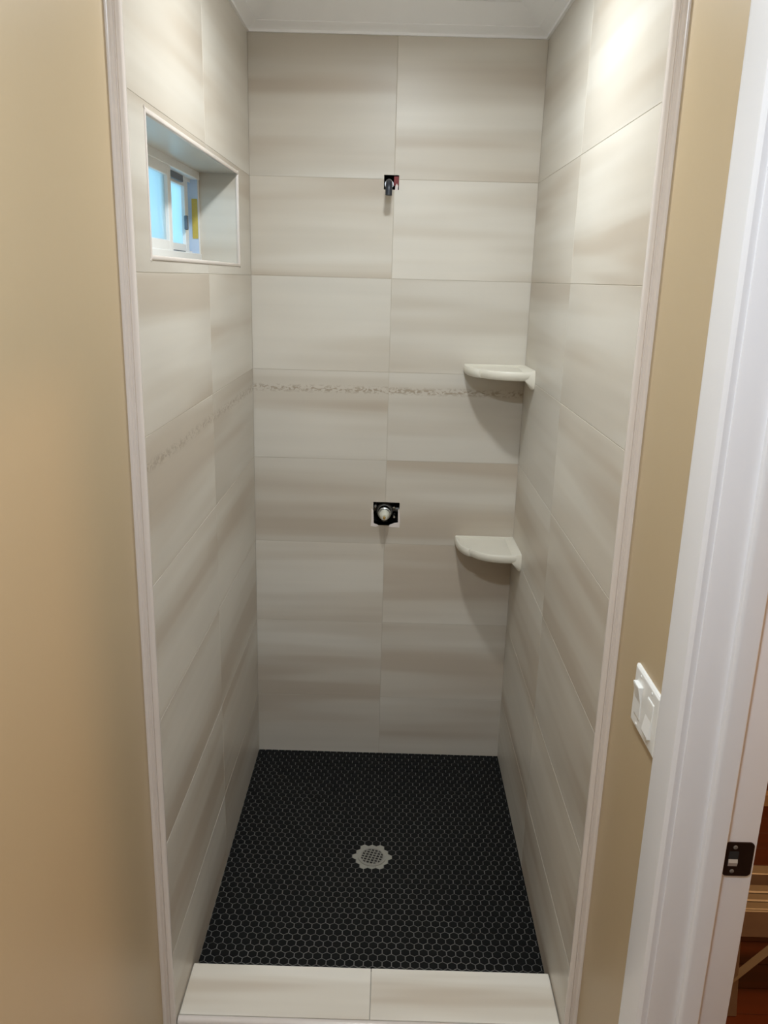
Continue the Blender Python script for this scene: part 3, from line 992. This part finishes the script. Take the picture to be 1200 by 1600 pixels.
for yc, up_ in ((-1.500, True), (-1.566, False)):
    hw, hh = 0.0165, 0.033
    bm = bmesh.new(); bm_box(bm, PRX - 0.0078, PRX - 0.006, yc - hw - 0.0012, yc + hw + 0.0012, zc - hh - 0.0012, zc + hh + 0.0012)
    fr_ = finish('rocker_frame', bm, M['plastic'], sw, (PRX, yc, zc))
    bm = bmesh.new()
    ht, hb = (0.0155, 0.0085) if up_ else (0.0088, 0.0135)
    pr = [(0.007, -hh), (hb, -hh), (hb + 0.0006, -hh + 0.003), (0.0095, 0.0), (ht + 0.0004, hh - 0.003), (ht, hh), (0.007, hh)]
    bm_prism(bm, pr, lambda h, q, t: (PRX - h, t, zc + q), yc - hw, yc + hw)
    finish('rocker', bm, M['plastic'], fr_, (PRX, yc, zc))
    for zz in (zc - 0.048, zc + 0.048):
        bm = bmesh.new()
        bm_tube(bm, [(PRX - 0.0068, yc, zz), (PRX - 0.0082, yc, zz), (PRX - 0.0086, yc, zz)], [0.0030, 0.0029, 0.0018], 12)
        finish('screw', bm, M['plastic'], cover, (PRX, yc, zz))

# ------------------------------------------------------------------ recessed downlight trim (above the frame)
dl = tag(empty('recessed_downlight', (DL[0], DL[1], CEIL)), 'round white recessed ceiling downlight above the shower', 'ceiling light')
bm = bmesh.new(); bm_ring(bm, 0.060, 0.085, CEIL - 0.006, CEIL - 0.0005, DL[0], DL[1], 48)
finish('trim_ring', bm, M['lamp'], dl, (DL[0], DL[1], CEIL))

# ------------------------------------------------------------------ hall beyond the door
hf = struct(box('floor_hall', M['dark'], HX, 3.3, ROOM_Y - 0.1, 0.3, -0.10, -0.036))
py = 0.28
ho = parent_world(hf)
pl = None
k = 0
while py > -2.6:
    xs0 = HX + 0.002 if k % 2 else HX + 0.002
    cut = 1.62 + 0.37 * ((k * 5) % 4)
    for (x0, x1) in ((xs0, cut), (cut, 3.28)):
        bm = bmesh.new(); bm_box(bm, x0 + 0.0006, x1 - 0.0006, py - 0.0828, py - 0.0006, -0.036, -0.030 + random.uniform(-0.0003, 0.0003), 0.0008)
        finish('floor_plank', bm, M['wood'], hf, ((x0 + x1) / 2, py - 0.04, -0.03))
    py -= 0.0836
    k += 1
paint_wall('wall_hall_far', M['paint'], HX, 3.4, 0.3, 0.4, -0.1, CEIL)
paint_wall('wall_hall_side', M['paint'], 3.3, 3.4, ROOM_Y - 0.1, 0.3, -0.1, CEIL)
paint_wall('wall_hall_near', M['paint'], HX, 3.3, ROOM_Y - 0.1, ROOM_Y, -0.1, CEIL)
paint_wall('wall_hall_inner', M['paint'], W + 0.12, HX, FRONT_Y + 0.003, 0.3, -0.03, CEIL)
paint_wall('wall_hall_inner_low', M['paint'], W + 0.12 + 0.0, HX, TE + 0.001, FRONT_Y + 0.003, -0.03, CEIL)

# aluminium work bench
FZ = -0.030
bench = tag(empty('work_platform', (1.75, -1.06, FZ)), 'folding aluminium work platform standing on the wood floor beyond the door', 'work platform')
bx0, bx1 = 1.36, 2.15
def bbox(name, mat, *q, bv=0.002):
    bm = bmesh.new(); bm_box(bm, *q, bv, 1)
    return finish(name, bm, mat, bench, ((q[0] + q[1]) / 2, (q[2] + q[3]) / 2, (q[4] + q[5]) / 2))
bbox('far_rail', M['aluminium'], bx0, bx1, -1.010, -0.975, 0.245, 0.30)
bbox('deck_slat', M['aluminium'], bx0, bx1, -1.082, -1.054, 0.285, 0.303, bv=0.003)
bbox('deck_slat', M['aluminium'], bx0, bx1, -1.112, -1.086, 0.285, 0.302, bv=0.003)
bbox('deck_slat', M['aluminium'], bx0, bx1, -1.143, -1.116, 0.285, 0.302, bv=0.003)
bbox('near_rail', M['aluminium'], bx0, bx1, -1.153, -1.145, 0.225, 0.304, bv=0.0015)
bbox('end_cap', M['aluminium'], bx0 - 0.012, bx0, -1.153, -0.972, 0.235, 0.306)
bbox('end_cap', M['aluminium'], bx1, bx1 + 0.012, -1.153, -0.972, 0.235, 0.306)
for sx, sh in ((1.374, 0.026), (2.115, -0.026)):
    for sy in (-1.143, -1.010):
        bm = bmesh.new()
        bm_box(bm, sx, sx + 0.028, sy - 0.008, sy + 0.022, FZ, 0.236, 0.002)
        for v in bm.verts:
            v.co.x += sh * (0.236 - v.co.z) / 0.266
        finish('leg', bm, M['aluminium'], bench, (sx + 0.012, sy, FZ))
    bbox('cross_bar', M['aluminium'], sx + sh * 0.75 + 0.006, sx + sh * 0.75 + 0.022, -1.135, -1.010, 0.03, 0.05)
bm = bmesh.new(); bm_tube(bm, [(1.395, -1.143, 0.075), (1.520, -1.146, 0.228)], 0.012, 4)
finish('brace', bm, M['aluminium'], bench, (1.45, -1.143, 0.15))
bm = bmesh.new(); bm_tube(bm, [(2.115, -1.143, 0.075), (1.990, -1.146, 0.228)], 0.012, 4)
finish('brace', bm, M['aluminium'], bench, (2.05, -1.143, 0.15))
# plank lying further back
plank = box('wood_board', M['pine'], 1.5, 2.7, -0.235, -0.205, FZ, FZ + 0.05, None, 0.002)
tag(plank, 'pale wooden board lying on the wood floor behind the metal platform', 'board')
